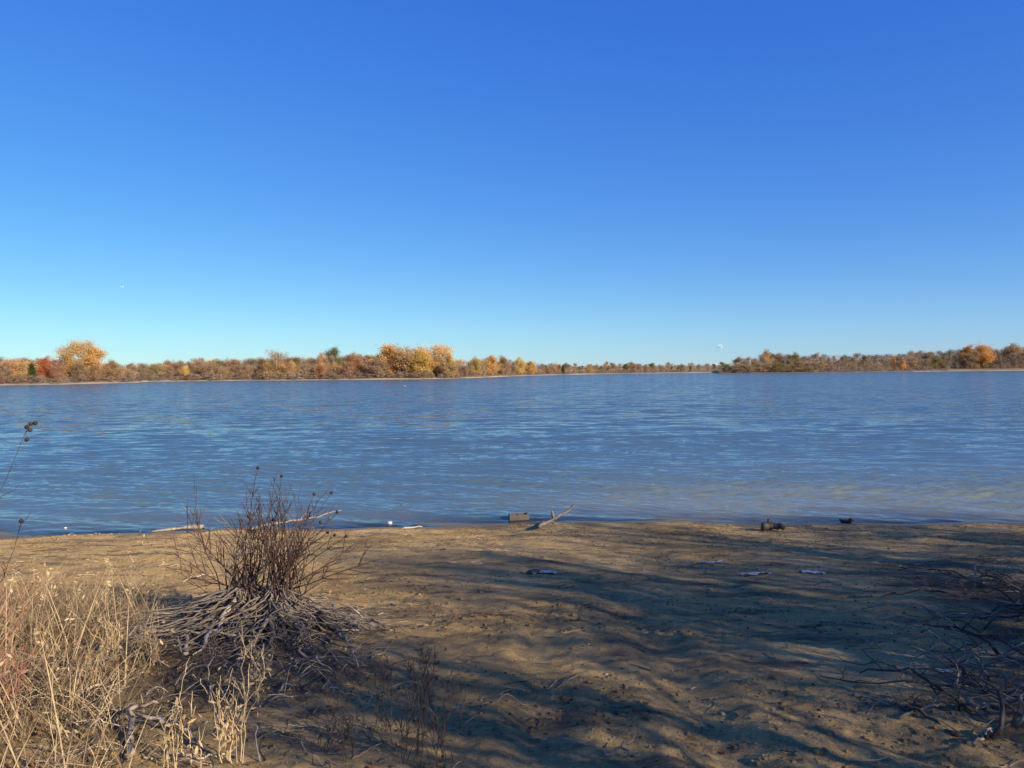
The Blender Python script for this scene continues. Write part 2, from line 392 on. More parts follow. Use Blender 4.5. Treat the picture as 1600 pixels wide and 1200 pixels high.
# ------------------------------------------------------------------ trees
def skeleton(r, H, W, base, lean=0.0, top='round', nl=15):
    """trunk polyline, limb polylines and limb tips filling a crown envelope"""
    k = 8; zz = np.linspace(0, H*.86, k)
    tr = np.stack([np.cumsum(r.normal(size=k)*H*.012)+lean*zz, np.cumsum(r.normal(size=k)*H*.012), zz], 1); tr[0, :2] = 0
    limbs = []
    for i in range(nl):
        f = (i+.5)/nl; zs = H*(base*.55+(.80-base*.55)*f)
        p0 = np.array([np.interp(zs, zz, tr[:, j]) for j in range(3)])
        a = i*2.4+r.uniform(-.5, .5)
        zt = H*(base+(1-base)*np.clip(f+r.uniform(-.1, .28), 0.05, 1))
        u = (zt/H-base)/(1-base)
        if top == 'round': wd = math.sqrt(max(.05, 1-(2*u-.85)**2/1.45))
        elif top == 'cone': wd = 1.05-u
        else: wd = .45+.75*u if u < .75 else 1.0-.5*(u-.75)
        wd *= W*.5*r.uniform(.75, 1.1)
        p1 = np.array([tr[-1, 0]*u+math.cos(a)*wd, tr[-1, 1]*u+math.sin(a)*wd, zt])
        mid = (p0+p1)/2+np.array([0, 0, -.04*H])+r.normal(size=3)*.03*H
        tt = np.linspace(0, 1, 6)[:, None]
        L = (1-tt)**2*p0+2*tt*(1-tt)*mid+tt**2*p1
        limbs.append(L)
    limbs.append(np.stack([tr[-1], tr[-1]+[r.normal()*.05*H, r.normal()*.05*H, .14*H]]))
    return tr, limbs
def make_tree(name, seed, H=10, W=8, base=.25, lean=0, top='round', leaves=1400, lsize=.42, twigs=500, tw=.05, nl=15, sides=5, clump=1.0):
    r = np.random.default_rng(seed)
    tr, limbs = skeleton(r, H, W, base, lean, top, nl)
    r0 = H*.018+.02
    tb = MB(); tb.tube(tr, np.linspace(r0*1.25, r0*.35, len(tr)), sides+1 if sides % 2 else sides)
    for L in limbs: tb.tube(L, np.linspace(r0*.42, r0*.08, len(L)), 4, cap=False)
    cb = MB()
    tips = []
    for L in limbs:
        for q in range(5):
            f = r.uniform(.35, 1.05); i = min(int(f*(len(L)-1)), len(L)-2)
            tips.append(L[i]+(L[i+1]-L[i])*(f*(len(L)-1)-i)+r.normal(size=3)*[.05*W, .05*W, .035*H])
    tips = np.array(tips)
    if twigs:
        i = r.integers(len(tips), size=twigs); A = tips[i]-r.normal(size=(twigs, 3))*.02*H
        B = A+r.normal(size=(twigs, 3))*[.085*W, .085*W, .06*H]+[0, 0, .035*H]; B[:, :2] += (A[:, :2]-tr[-1, :2]*.5)*.12
        cb.ribbons(A, (A+B)/2+r.normal(size=A.shape)*.02*H, B, tw, 1)
    if leaves:
        wts = r.uniform(.15, 1, len(tips))**1.5; wts /= wts.sum()
        i = r.choice(len(tips), size=leaves, p=wts)
        C = tips[i]+r.normal(size=(leaves, 3))*[.062*W*clump, .062*W*clump, .048*H*clump]
        cb.leaves(C, lsize, 0, r=r)
    tm = tb.mesh(name+'_trunk', [M['bark']]); cm = cb.mesh(name+'_crown', [M['tan'], M['twig']], False)
    return tm, cm
P = {}
P['round'] = [make_tree('round', 100+i, 10, 9, .18, 0, 'round', 9000, .36, 250, clump=1.4) for i in range(3)]
P['wide'] = [make_tree('wide', 120+i, 10, 12.5, .12, .03, 'flat', 13000, .33, 300, nl=24, clump=1.35) for i in range(2)]
P['sparse'] = [make_tree('sparse', 140+i, 10, 7.5, .22, r_, 'flat', 3600, .34, 900, .06, clump=1.5) for i, r_ in enumerate((0, .05, -.04))]
P['bare'] = [make_tree('bare', 160+i, 10, 7.5, .2, r_, 'round', 2200, .28, 1800, .07, clump=1.6) for i, r_ in enumerate((.03, -.03, 0, .02))]
P['cedar'] = [make_tree('cedar', 180+i, 10, 6, .05, 0, 'cone', 4500, .42, 0, nl=24, clump=1.2) for i in range(2)]
P['lone'] = [make_tree('lone', 190, 10, 8.4, .34, 0, 'round', 8000, .34, 200, nl=22, clump=1.25)]
P['shrub'] = [make_tree('shrub', 200+i, 3, 4.6, .02, 0, 'round', 900, .22, 1300, .045, nl=12, clump=1.3) for i in range(3)]
P['thicket'] = [make_tree('thicket', 210+i, 4, 7, .0, 0, 'round', 1500, .30, 400, .04, nl=16) for i in range(2)]

def place_tree(name, kind, loc, h, wide=1.0, leaf='tan', bark='bark', twig='twig', label=None, cat='tree', group=None, var=None, rot=None):
    L = P[kind]; tm, cm = L[(random.randrange(len(L)) if var is None else var) % len(L)]
    H0 = 3.0 if kind == 'shrub' else 4.0 if kind == 'thicket' else 10.0
    e = obj(name, None, None, loc); tag(e, label, cat, group)
    s = h/H0; e.scale = (s*wide, s*wide, s); e.rotation_euler = (0, 0, random.uniform(0, 6.28) if rot is None else rot)
    for n, me in (('trunk', tm), ('crown', cm)):
        c = obj(n, me, e)
        for i, mt in enumerate((bark,) if n == 'trunk' else (leaf, twig)):
            c.material_slots[i].link = 'OBJECT'; c.material_slots[i].material = M[mt]
    return e
def hpx(px, top, off):      # height in metres of a tree at column px whose top shows at row top
    d = float(shore_d(px))+off; hor = 579-(px-800)*math.tan(R(ROLL))
    return max(1.5, (hor-top)/F*d+EYE-float(far_z(px, off)))

# the trees one can tell apart across the water: column, top row, offset behind the water's edge, kind, width factor, leaf, bark, label
named = [
 (14, 566, 14, 'round', .8, 'orange', 'bark', 'rounded orange tree beside the dark green cedar on the near wooded point'),
 (52, 570, 12, 'cedar', 1.0, 'green', 'bark', 'dark green cedar between the orange tree and the scarlet tree'),
 (72, 562, 17, 'round', .75, 'red', 'bark', 'scarlet leaved tree standing next to the dark green cedar'),
 (122, 538, 22, 'wide', .78, 'gold', 'pale_bark', 'tallest golden tree with a flat lopsided crown on the wooded point'),
 (147, 546, 19, 'round', .95, 'gold', 'bark', 'golden tree leaning out from the flank of the tallest golden tree'),
 (178, 567, 12, 'round', 1.1, 'tan', 'bark', 'low tan tree at the tip of the wooded point'),
 (290, 573, 8, 'lone', .8, 'yellow', 'pale_bark', 'small yellow tree with a pale trunk at the water edge'),
 (312, 562, 16, 'sparse', 1.0, 'tan', 'bark', 'tan tree rising behind the small yellow tree'),
 (434, 552, 14, 'sparse', 1.0, 'tan', 'pale_bark', 'tall thin tan tree with pale forked limbs in the wood'),
 (505, 556, 30, 'round', .8, 'orange', 'bark', 'orange tree tucked beside the olive crowned tree'),
 (521, 547, 34, 'round', .8, 'olive', 'bark', 'olive green rounded crown standing above the brown wood'),
 (500, 572, 9, 'round', .8, 'russet', 'bark', 'low russet tree near the water below the olive crown'),
 (556, 556, 18, 'round', .95, 'russet', 'bark', 'russet tree between the olive crown and the broad tan tree'),
 (610, 543, 20, 'round', 1.3, 'gold', 'bark', 'broad copper tree at the edge of the golden grove'),
 (638, 545, 14, 'sparse', 1.4, 'gold', 'pale_bark', 'thin gold tree with many pale limbs in the golden grove'),
 (680, 543, 18, 'wide', 1.0, 'gold', 'bark', 'great domed golden tree crowning the sandy point'),
 (658, 551, 12, 'round', 1.15, 'yellow', 'bark', 'yellow tree filling the grove below the great golden dome'),
 (700, 556, 12, 'round', .85, 'yellow', 'bark', 'yellow green tree on the outer flank of the golden dome'),
 (743, 561, 14, 'round', .9, 'yellow', 'bark', 'small yellow tree just past the sandy point'),
 (768, 558, 12, 'round', 1.05, 'gold', 'bark', 'round gold tree in the row past the sandy point'),
 (785, 560, 20, 'round', 1.0, 'tan', 'bark', 'tan tree backing the row past the sandy point'),
 (811, 561, 14, 'round', .9, 'yellow', 'bark', 'last yellow tree before the open water of the bay'),
 (830, 566, 14, 'round', .9, 'gold', 'bark', 'low golden tree ending the row where the bay opens'),
 (922, 571, 20, 'round', 1.2, 'yellow', 'bark', 'small yellow tree on the farthest shore of the bay'),
 (880, 571, 20, 'cedar', 1.1, 'green', 'bark', 'dark cedar on the farthest shore of the bay'),
 (948, 566, 60, 'round', .7, 'orange', 'bark', 'tiny orange crown topping the farthest wood'),
 (1199, 551, 26, 'round', .95, 'tan', 'bark', 'rounded tan tree on the tip of the low headland'),
 (1240, 554, 40, 'round', 1.0, 'olive', 'bark', 'yellow olive tree behind the dark thicket of the headland'),
 (1284, 566, 9, 'sparse', 1.0, 'tan', 'pale_bark', 'small tan tree with white limbs at the headland water edge'),
 (1396, 560, 24, 'round', .55, 'orange', 'bark', 'narrow orange tree behind the small orange tree'),
 (1411, 565, 8, 'lone', .75, 'orange', 'pale_bark', 'small orange tree with bare trunk at the headland shore'),
 (1537, 542, 20, 'lone', 1.15, 'orange', 'pale_bark', 'bright lone orange tree with a bare pale trunk on the headland'),
 (1512, 544, 44, 'round', .9, 'orange', 'bark', 'dull orange tree just behind the lone orange tree'),
 (1585, 541, 36, 'round', 1.1, 'tan', 'bark', 'tall tan tree past the lone orange tree'),
]
for i, (px, top, off, kind, wd, leaf, bark, lab) in enumerate(named):
    place_tree('cedar_tree' if kind == 'cedar' else 'autumn_tree', kind, far_pt(px, off), hpx(px, top, off), wd, leaf, bark, 'twig', lab, var=i)
# the wood they stand in: bare and brown trees row behind row
def skyline(px):
    return float(np.interp(px, [-400, 0, 60, 110, 200, 300, 420, 520, 620, 720, 760, 830, 850, 960, 1119, 1120, 1160, 1200, 1300, 1400, 1480, 1600, 2000],
                           [560, 562, 561, 563, 571, 563, 560, 557, 553, 562, 563, 567, 570, 568, 568, 570, 559, 554, 556, 552, 548, 543, 540]))
def fill(p0, p1, rows, kinds, name_tail, group_tail):
    for off, step, sink in rows:
        px = p0+random.uniform(0, step)
        while px < p1:
            k, leaf, tw = random.choice(kinds)
            word = {'bare': 'bare_tree', 'cedar': 'cedar_tree', 'sparse': 'thin_leaved_tree', 'round': 'autumn_tree'}[k]
            nice = {'bare': 'bare grey brown tree ', 'cedar': 'dark green cedar tucked ', 'sparse': 'thinly leaved brown or gold tree ', 'round': 'full crowned brown or tan tree '}[k]
            o_ = off+random.uniform(-3, 6)
            top = skyline(px)+sink+random.uniform(-1.5, 4)
            place_tree(word, k, far_pt(px, o_), hpx(px, top, o_), random.uniform(1.1, 1.5), leaf, random.choice(['bark', 'bark', 'pale_bark']), tw,
                       nice+name_tail, 'tree', {'bare': 'bare trees ', 'cedar': 'cedars ', 'sparse': 'thin leaved trees ', 'round': 'brown trees '}[k]+group_tail)
            px += step*random.uniform(.7, 1.3)
B_ = [('round', 'tan', 'twig'), ('round', 'brown', 'twig'), ('bare', 'brown', 'twig_grey'), ('bare', 'tan', 'twig'), ('sparse', 'gold', 'twig'), ('sparse', 'tan', 'twig'), ('sparse', 'russet', 'twig'), ('round', 'brown', 'twig'), ('sparse', 'brown', 'twig_grey')]
fill(-260, 212, [(14, 30, 6), (30, 22, 2), (55, 20, 1)], B_, 'in the wood behind the tallest golden tree', 'on the near wooded point')
fill(205, 735, [(12, 22, 8), (26, 18, 3), (48, 17, 1)], B_+[('sparse', 'olive', 'twig')], 'in the wood around the olive crown', 'in the wood along the sandy shore')
fill(735, 850, [(22, 15, 2), (40, 14, 0)], B_, 'behind the yellow row past the sandy point', 'past the sandy point')
fill(850, 1135, [(26, 13, 2), (60, 11, 0)], B_+[('round', 'olive', 'twig'), ('cedar', 'green', 'twig'), ('round', 'tan', 'twig')], 'on the farthest shore of the bay', 'on the farthest shore')
fill(1150, 1820, [(20, 20, 9), (45, 17, 3), (90, 16, 0)], [('bare', 'brown', 'twig_grey'), ('bare', 'tan', 'twig_grey'), ('sparse', 'brown', 'twig_grey'), ('round', 'brown', 'twig'), ('sparse', 'tan', 'twig')]+[('bare', 'olive', 'twig_grey'), ('bare', 'brown', 'twig_grey'), ('bare', 'brown', 'twig_grey'), ('round', 'olive', 'twig_grey')], 'in the wood of the low headland', 'on the low headland')
# shrubs along the water's edge
def edge(p0, p1, step, off, kinds, label, group, h0, h1):
    px = p0
    while px < p1:
        k, leaf = random.choice(kinds)
        place_tree('shrub', k, far_pt(px, off+random.uniform(-1, 5)), random.uniform(h0, h1), random.uniform(.9, 1.5), leaf, 'bark', random.choice(['twig', 'twig_grey']), label, 'shrub', group)
        px += step*random.uniform(.7, 1.4)
S_ = [('shrub', 'brown'), ('shrub', 'tan'), ('shrub', 'brown')]
edge(-200, 210, 11, 4, S_+[('shrub', 'russet')], 'low grey brown shrub fringing the near wooded point', 'shrubs along the near point', 1.3, 2.4)
edge(205, 745, 10, 4, S_+[('thicket', 'brown')], 'low brown shrub fringing the sandy shore', 'shrubs along the sandy shore', 1.4, 3.2)
edge(745, 860, 12, 4, S_, 'low brown shrub under the yellow row', 'shrubs under the yellow row', 1.2, 2.4)
edge(860, 1060, 13, 10, S_, 'low shrub on the farthest shore', 'shrubs on the farthest shore', 1.5, 3)
edge(1122, 1285, 9, 6, [('thicket', 'olive'), ('thicket', 'brown'), ('thicket', 'brown')], 'dark leafy thicket on the tip of the headland', 'thickets on the headland tip', 4.0, 7.0)
edge(1135, 1480, 11, 7, S_, 'low grey shrub fringing the headland shore', 'shrubs along the headland', 2.2, 3.6)
edge(1480, 1760, 13, 16, S_, 'low grey shrub behind the lone orange tree', 'shrubs behind the lone orange tree', 2.0, 3.4)
# the far-off mass of the wood behind the trees one can tell apart
wb = MB()
r4 = np.random.default_rng(44)
for p0, p1, n in ((-500, 745, 80000), (745, 1120, 26000), (1128, 2300, 64000)):
    px = r4.uniform(p0, p1, n); off = 18+90*r4.uniform(0, 1, n)**1.2
    d = shore_d(px)+off; hor = 579-(px-800)*math.tan(R(ROLL))
    sk = np.interp(px, [-400, 0, 200, 420, 620, 760, 850, 1119, 1120, 1200, 1400, 1600, 2300], [560, 561, 568, 560, 556, 565, 571, 569, 570, 556, 552, 544, 538])
    zt = (hor-sk)/F*d+EYE-1.2*np.abs(fbm(px*.09, off*.05, 3, 3))*2
    z = far_z(px, off)+(zt-far_z(px, off))*(.45+.55*sstep(18, 80, off))*r4.uniform(0, 1, n)**.7
    wb.leaves(np.stack([(px-800)/F*d, d, z], -1), .6, 0, r=r4)
M['far_wood'] = leaf_mat('far_wood', (.25, .175, .115), (.39, .27, .17), .2, .06)
tag(obj('distant_wood', wb.mesh('distant_wood', [M['far_wood']], False)), 'brown mass of bare woodland behind the shoreline trees', 'woodland', None, 'stuff')

# ------------------------------------------------------------------ trees on the bank behind the viewer that shade the beach
SHD = [make_tree('bank', 300+i, 10, 8.5, .22, l_, 'round', n_, .12, 900, .020, nl=26, sides=6, clump=1.5) for i, (l_, n_) in enumerate(((0, 5600), (.03, 4300), (-.02, 2600)))]
P['bank'] = SHD
for x, y, h, wd, v in ((5.2, -.3, 3.5, 1.0, 0), (7.3, -.9, 4.3, 1.0, 0), (10.4, .4, 4.7, .95, 0), (8.9, 1.7, 3.9, .95, 0), (6.7, 1.9, 2.9, 1.0, 0), (9.6, 3.1, 3.6, 1.05, 0), (11.6, -1.4, 5.6, 1.0, 1), (9.6, -4.0, 6.2, .9, 2), (12.6, -2.4, 7.0, 1.0, 0), (16.2, -3.2, 8.4, 1.1, 0), (20.0, -2.6, 9.2, 1.15, 0), (22.4, -3.4, 9.6, 1.1, 1), (27.0, -2.2, 9.3, 1.1, 1), (24.6, -3.0, 9.6, 1.1, 0),
                       (29.2, -2.4, 9.5, 1.1, 1), (34.0, -3.2, 9.8, 1.1, 0), (13.6, 2.2, 5.1, 1.1, 0), (18.4, 2.4, 6.6, 1.1, 0), (39, -2, 9.4, 1.1, 0)):
    place_tree('bank_tree', 'bank', (x, y, gz(x, y)-.05), h, wd, 'shade_leaf', 'bark', 'twig', 'leafy tree on the bank shading the dirt beach', 'tree', 'trees on the bank above the beach', v)

# ------------------------------------------------------------------ things on and beside the beach
M['root'] = wood_mat('root', (.10, .075, .055), (.32, .255, .19), 14)
M['drift'] = wood_mat('drift', (.24, .185, .13), (.48, .395, .295), 12)
M['dark_wood'] = wood_mat('dark_wood', (.03, .023, .018), (.085, .065, .05), 16, .6)
M['grey_wood'] = wood_mat('grey_wood', (.12, .10, .085), (.28, .24, .195), 14)
M['stem'] = wood_mat('stem', (.035, .021, .02), (.10, .056, .05), 9)
M['seed'] = wood_mat('seed', (.02, .014, .012), (.06, .04, .032), 80)
M['straw'] = leaf_mat('straw', (.38, .27, .15), (.62, .48, .29), .3, 6, .2)
M['straw_dark'] = leaf_mat('straw_dark', (.20, .14, .085), (.36, .26, .155), .3, 6, .2)
M['litter'] = leaf_mat('litter', (.14, .07, .04), (.34, .18, .10), .15, 14, .2)
M['pink'] = leaf_mat('pink', (.30, .12, .075), (.42, .19, .12), .3, 8, .2)

def wander(p0, p1, n=9, amp=.03, sag=0.0, r=None):
    r = r or rng
    p0 = np.array(p0, float); p1 = np.array(p1, float); t_ = np.linspace(0, 1, n)[:, None]
    w_ = np.cumsum(r.normal(size=(n, 3)), 0)*amp; w_ -= w_[0]+(w_[-1]-w_[0])*t_
    Q = p0+(p1-p0)*t_+w_; Q[:, 2] += sag*4*(t_*(1-t_))[:, 0]; return Q
def knobbly(n, r0, r1, j=.14): return np.linspace(r0, r1, n)*(1+rng.uniform(-j, j, n))
def ball(r, sub=2, jit=.12, seed=1, squash=(1, 1, 1)):
    import bmesh
    bm = bmesh.new(); bmesh.ops.create_icosphere(bm, subdivisions=sub, radius=r)
    g = np.random.default_rng(seed)
    for v in bm.verts:
        k = 1+g.uniform(-jit, jit); v.co = Vector((v.co.x*k*squash[0], v.co.y*k*squash[1], v.co.z*k*squash[2]))
    me = bpy.data.meshes.new('ball'); bm.to_mesh(me); bm.free(); return me
seed_me = ball(.015, 2, .14); seed_me.materials.append(M['seed'])

# ---- the buttonbush on its mound of washed-out roots
B0 = pix(418, 985); B0.z -= .02
bush = tag(obj('buttonbush', None, None, B0), 'bare reddish buttonbush growing from a mound of exposed bleached roots', 'bush')
g = np.random.default_rng(12)
def lg(x, y): return gz(B0.x+x, B0.y+y)-B0.z
# dark earth held by the roots
n = 40; u = np.linspace(-1.25, 1.15, n); v = np.linspace(-.75, .6, 30); U, Vv = np.meshgrid(u, v, indexing='ij')
bumpz = .31*np.exp(-(((U+.05)/.52)**2+((Vv)/.36)**2))*(.75+1.3*(fbm(U*7, Vv*7, 3, 4)))
GZ = ground_z(B0.x+U, B0.y+Vv)-B0.z
me = big_mesh('root_soil', np.stack([U, Vv, GZ-.03+bumpz], -1).reshape(-1, 3), grid_quads(n, 30))
M['soil'] = wood_mat('soil', (.035, .026, .02), (.10, .075, .055), 30, 1.0); me.materials.append(M['soil'])
obj('root_soil', me, bush)
crowns = [np.array([-.22, .06, .33]), np.array([.10, .0, .36])]
for c_ in crowns:
    mb = MB()
    for k in range(9):
        a = k*.7+g.uniform(0, .4); d_ = np.array([math.cos(a), math.sin(a), 0])
        mb.tube(wander(c_+d_*.16-[0, 0, .24], c_+d_*.05+[0, 0, g.uniform(.02, .14)], 6, .012, r=g), knobbly(6, .05, .02), 6)
    obj('root_crown', mb.mesh('root_crown', [M['grey_wood']]), bush)
def root(a0, length, r0, z0=.28, cidx=None, drop=1.0, mat='root', am=.028, y_sq=.8):
    c_ = crowns[g.integers(2) if cidx is None else cidx]
    d_ = np.array([math.cos(a0), math.sin(a0)*(y_sq if math.sin(a0) > 0 else 1.15)])
    n_ = 12; f = np.linspace(0, 1, n_); xy = c_[None, :2]+d_[None]*(.05+length*f)[:, None]
    xy = xy+np.cumsum(g.normal(size=(n_, 2)), 0)*am
    gr = ground_z(B0.x+xy[:, 0], B0.y+xy[:, 1])-B0.z
    z = gr+np.maximum(.012, (z0)*(1-f**.75*drop)+np.cumsum(g.normal(size=n_))*.012)
    return np.column_stack([xy, z]), knobbly(n_, r0, r0*.28, .2)
big = [(-.15, .62, .045, .22, 1), (.05, .85, .03, .22, 1), (-.45, .9, .026, .2, 1), (-1.3, .75, .026, .26, 1), (-1.55, .95, .022, .24, 1), (-2.0, .7, .024, .24, 0), (2.9, .95, .03, .2, 0),
       (3.3, .9, .026, .2, 0), (3.6, .75, .022, .18, 0), (-.75, .8, .024, .22, 1), (.35, .9, .022, .2, 1), (2.5, .7, .022, .2, 0), (-2.5, .8, .022, .22, 0), (-1.0, .7, .02, .25, 1), (.7, .7, .02, .2, 1), (-1.75, .6, .03, .28, 0)]
for a0, ln, r0, z0, ci in big:
    Q, rr = root(a0, ln, r0, z0, ci); mb = MB(); mb.tube(Q, rr, 6)
    for q in range(2):
        i = g.integers(4, 10); e = Q[i]+np.array([g.normal()*.2, g.normal()*.14, -.02]); e[2] = max(e[2], lg(e[0], e[1])+.01)
        mb.tube(wander(Q[i], e, 6, .012, r=g), knobbly(6, r0*.4, r0*.12), 4)
    obj('root', mb.mesh('root', [M['drift'] if g.uniform() < .25 else M['root']]), bush)
fine = MB()
for k in range(620):
    a0 = g.uniform(-3.14, 3.14)
    Q, rr = root(a0, g.uniform(.2, 1.0)*(1.1 if abs(math.sin(a0)) < .6 else .8), g.uniform(.004, .012), g.uniform(.05, .40), None, g.uniform(.6, 1.1), am=.042); fine.tube(Q, rr, 4, 0 if g.uniform() < .6 else 1, cap=False)
tag(obj('fine_roots', fine.mesh('fine_roots', [M['root'], M['grey_wood']]), bush), kind='stuff')
# a charred limb leaning out of the roots
mb = MB(); mb.tube(wander((.50, -.12, .20), (.86, -.50, lg(.86, -.5)+.02), 8, .012, r=g), knobbly(8, .028, .018, .25), 8)
tag(obj('dead_limb', mb.mesh('dead_limb', [M['dark_wood']]), bush), 'charred dark limb leaning out of the roots')
def shoot(p0, p1, r0, r1=.0022, bow=.08, twigs=5, tl=.22, nseg=9):
    mb = MB(); p0 = np.array(p0, float); p1 = np.array(p1, float)
    Q = wander(p0, p1, nseg, .010, 0, g); out = p1-p0; out[2] = 0
    f = np.linspace(0, 1, nseg); Q -= (out*bow*4)[None]*(f*(1-f))[:, None]; Q[0] = p0; Q[-1] = p1
    mb.tube(Q, np.linspace(r0, r1, nseg), 4, cap=False)
    for k in range(twigs):
        i = g.integers(nseg//3, nseg-1); d_ = Q[i]-Q[i-1]; d_ /= np.linalg.norm(d_)
        s_ = g.normal(size=3); s_ -= s_@d_*d_; s_ /= np.linalg.norm(s_)
        e = Q[i]+(d_*.9+s_*.75+[0, 0, .25])*tl*g.uniform(.4, 1.1)
        T_ = wander(Q[i], e, 5, .008, r=g); mb.tube(T_, np.linspace(r0*.5+.0006, .0012, 5), 4, cap=False)
        if g.uniform() < .6:
            e2 = T_[3]+(d_*.5+g.normal(size=3)*.6+[0, 0, .3])*tl*.4; mb.tube(wander(T_[2], e2, 4, .004, r=g), np.linspace(.0026, .0014, 4), 4, cap=False)
    return mb
def pix_at(px, py, yd):      # point on a pixel's ray at depth yd
    d = CR.to_3x3() @ Vector(((px-800)/F, -(py-600)/F, -1)); return Vector((0, 0, EYE))+d*(yd/d.y)
targets = [(403, 731), (440, 744), (518, 770), (491, 772), (527, 800), (388, 807), (427, 812), (501, 816), (398, 828), (512, 832), (523, 836), (541, 838)]
for px, py in targets:
    e = np.array(pix_at(px, py, B0.y+g.uniform(-.2, .2))-B0); c_ = crowns[0 if px < 410 else 1]
    mb = shoot(c_+[g.normal()*.05, g.normal()*.05, 0], e, .0065, .002, .06, 4, .2); s_ = obj('stem', mb.mesh('stem', [M['stem']]), bush)
    obj('seed_head', seed_me, s_, e)
for k in range(62):
    ci = 0 if k % 5 < 2 else 1; c_ = crowns[ci]
    a = g.uniform(0, 6.28); tilt = abs(g.normal())*.46+.03; ln = g.uniform(.35, 1.12)*(1-.25*min(tilt, 1.2))*(.9 if ci == 0 else 1)
    d_ = np.array([math.cos(a)*math.sin(tilt), math.sin(a)*math.sin(tilt)*.7, math.cos(tilt)])
    p0 = c_*[1, 1, .9]+[g.normal()*.11, g.normal()*.09, g.uniform(-.08, .02)]
    mb = shoot(p0, p0+d_*ln, g.uniform(.0045, .0095), .002, .07, g.integers(3, 8), .2)
    obj('stem', mb.mesh('stem', [M['stem'] if g.uniform() < .88 else M['grey_wood']]), bush)
for ex, ey, ez in ((1.02, .1, .62), (-.85, .0, .72), (-.78, .1, .55), (.85, .05, .8), (-.62, -.1, .98), (-.70, 0, 1.05)):
    c_ = crowns[0 if ex < 0 else 1]; mb = shoot(c_, (ex, ey, ez), .0075, .002, -.05, 8, .24); obj('stem', mb.mesh('stem', [M['stem']]), bush)

# ---- the other buttonbush, rooted just outside the view, whose tips reach in over the water
B1 = Vector((-4.25, 5.0, gz(-4.25, 5.0)))
b1 = tag(obj('buttonbush', None, None, B1), 'buttonbush stems with round seed heads reaching out over the grass', 'bush')
for px, py, heads in ((40, 676, ((42, 667), (48, 662), (55, 661), (47, 672), (42, 687))), (33, 812, ((33, 814),)), (-30, 640, ((-30, 640),)), (-90, 700, ()), (-60, 600, ())):
    e = np.array(pix_at(px, py, 5.0)-B1)
    mb = shoot((g.normal()*.05, g.normal()*.05, 0), e, .0050, .0018, -.07 if py < 700 else -.22, 2, .16, 12)
    for hx, hy in heads: mb.tube(wander(e, np.array(pix_at(hx, hy, 5.0)-B1), 4, .002, r=g), [.002, .0018, .0016, .0015], 4)
    s_ = obj('stem', mb.mesh('stem', [M['stem']]), b1)
    for hx, hy in heads: obj('seed_head', seed_me, s_, pix_at(hx, hy, 5.0)-B1)

# ---- dry grass, weeds and fallen leaves on the bank
def scatter(n, x0, x1, y0, y1, f, r=None):
    r = r or rng; X = r.uniform(x0, x1, n*9); Y = r.uniform(y0, y1, n*9); k = r.uniform(size=n*9) < f(X, Y)
    X = X[k][:n]; Y = Y[k][:n]; return np.column_stack([X, Y, ground_z(X, Y)])
gb = MB()
C = scatter(16000, -8, -1.3, 2.2, 8.3, lambda x, y: veg_mask(x, y)*np.clip(.5+1.5*fbm(x*1.6, y*1.6, 7, 2), .1, 1))
n = len(C); h = rng.uniform(.10, .36, n)*(1+.5*(vnoise(C[:, 0]*1.2, C[:, 1]*1.2, 8)))
a = rng.uniform(0, 6.28, n); lean = h*rng.uniform(.2, 1.7, n)
E = C+np.column_stack([np.cos(a)*lean+.05, np.sin(a)*lean, h]); mid = C+(E-C)*.45+np.column_stack([0*h, 0*h, h*.28])
for mi in (0, 1):
    k = (np.arange(n) % 10 < 3) if mi == 0 else (np.arange(n) % 10 >= 3)
    gb.ribbons(C[k], mid[k], E[k], .0052, mi)
C = scatter(520, -9, -1.5, 2.4, 7.8, veg_mask); n = len(C); h = rng.uniform(.32, .68, n); a = rng.uniform(0, 6.28, n)
E = C+np.column_stack([np.cos(a)*h*.5, np.sin(a)*h*.5, h]); mid = (C+E)/2+np.column_stack([0*h, 0*h, h*.12])
gb.ribbons(C, mid, E, .0065, 0)
for i in range(n):                     # nodding feathery tops
    q = E[i]+rng.normal(size=(7, 3))*[.016, .016, .035]; gb.leaves(q, .035, 0, .35)
tag(obj('dry_grass', gb.mesh('dry_grass', [M['straw'], M['straw_dark']], False)), 'tangled dry straw coloured grass on the bank', 'grass', None, 'stuff')
lb = MB()
C = scatter(5200, -9, -.2, 2.2, 8.4, lambda x, y: np.clip(veg_mask(x+.5, y)+.05, 0, 1)); C[:, 2] += rng.uniform(.004, .03, len(C)); lb.leaves(C, .05, 0, .65, .72)
C = scatter(1500, 2.3, 9, 2.2, 10, lambda x, y: np.clip(humus_mask(x, y)+.04, 0, 1)); C[:, 2] += .008; lb.leaves(C, .05, 0, .6, .8)
C = scatter(700, -9, 9, 2.4, 14.5, lambda x, y: .4+0*x); C[:, 2] += .008; lb.leaves(C, .042, 0, .6, .8)
tag(obj('fallen_leaves', lb.mesh('fallen_leaves', [M['litter']], False)), 'brown fallen leaves lying on the bank and beach', 'leaves', None, 'stuff')
db = MB()
M['dark_litter'] = leaf_mat('dark_litter', (.03, .022, .016), (.10, .07, .045), .05, 14, .2)
C = scatter(9000, -11, 11, 2.6, 15.0, lambda x, y: np.clip(sstep(-.05, .5, fbm(x*.5, y*1.1, 141, 3))+.06+.8*np.exp(-((y-14.5-shore_y(x))/.25)**2)+.5*np.exp(-((y-13.3-shore_y(x))/.3)**2), 0, 1)); C[:, 2] += .006
db.leaves(C, .034, 0, .45, .8)
tag(obj('dark_debris', db.mesh('dark_debris', [M['dark_litter']], False)), 'dark flakes of bark and rotted leaves washed over the dirt', 'debris', None, 'stuff')
tb = MB()
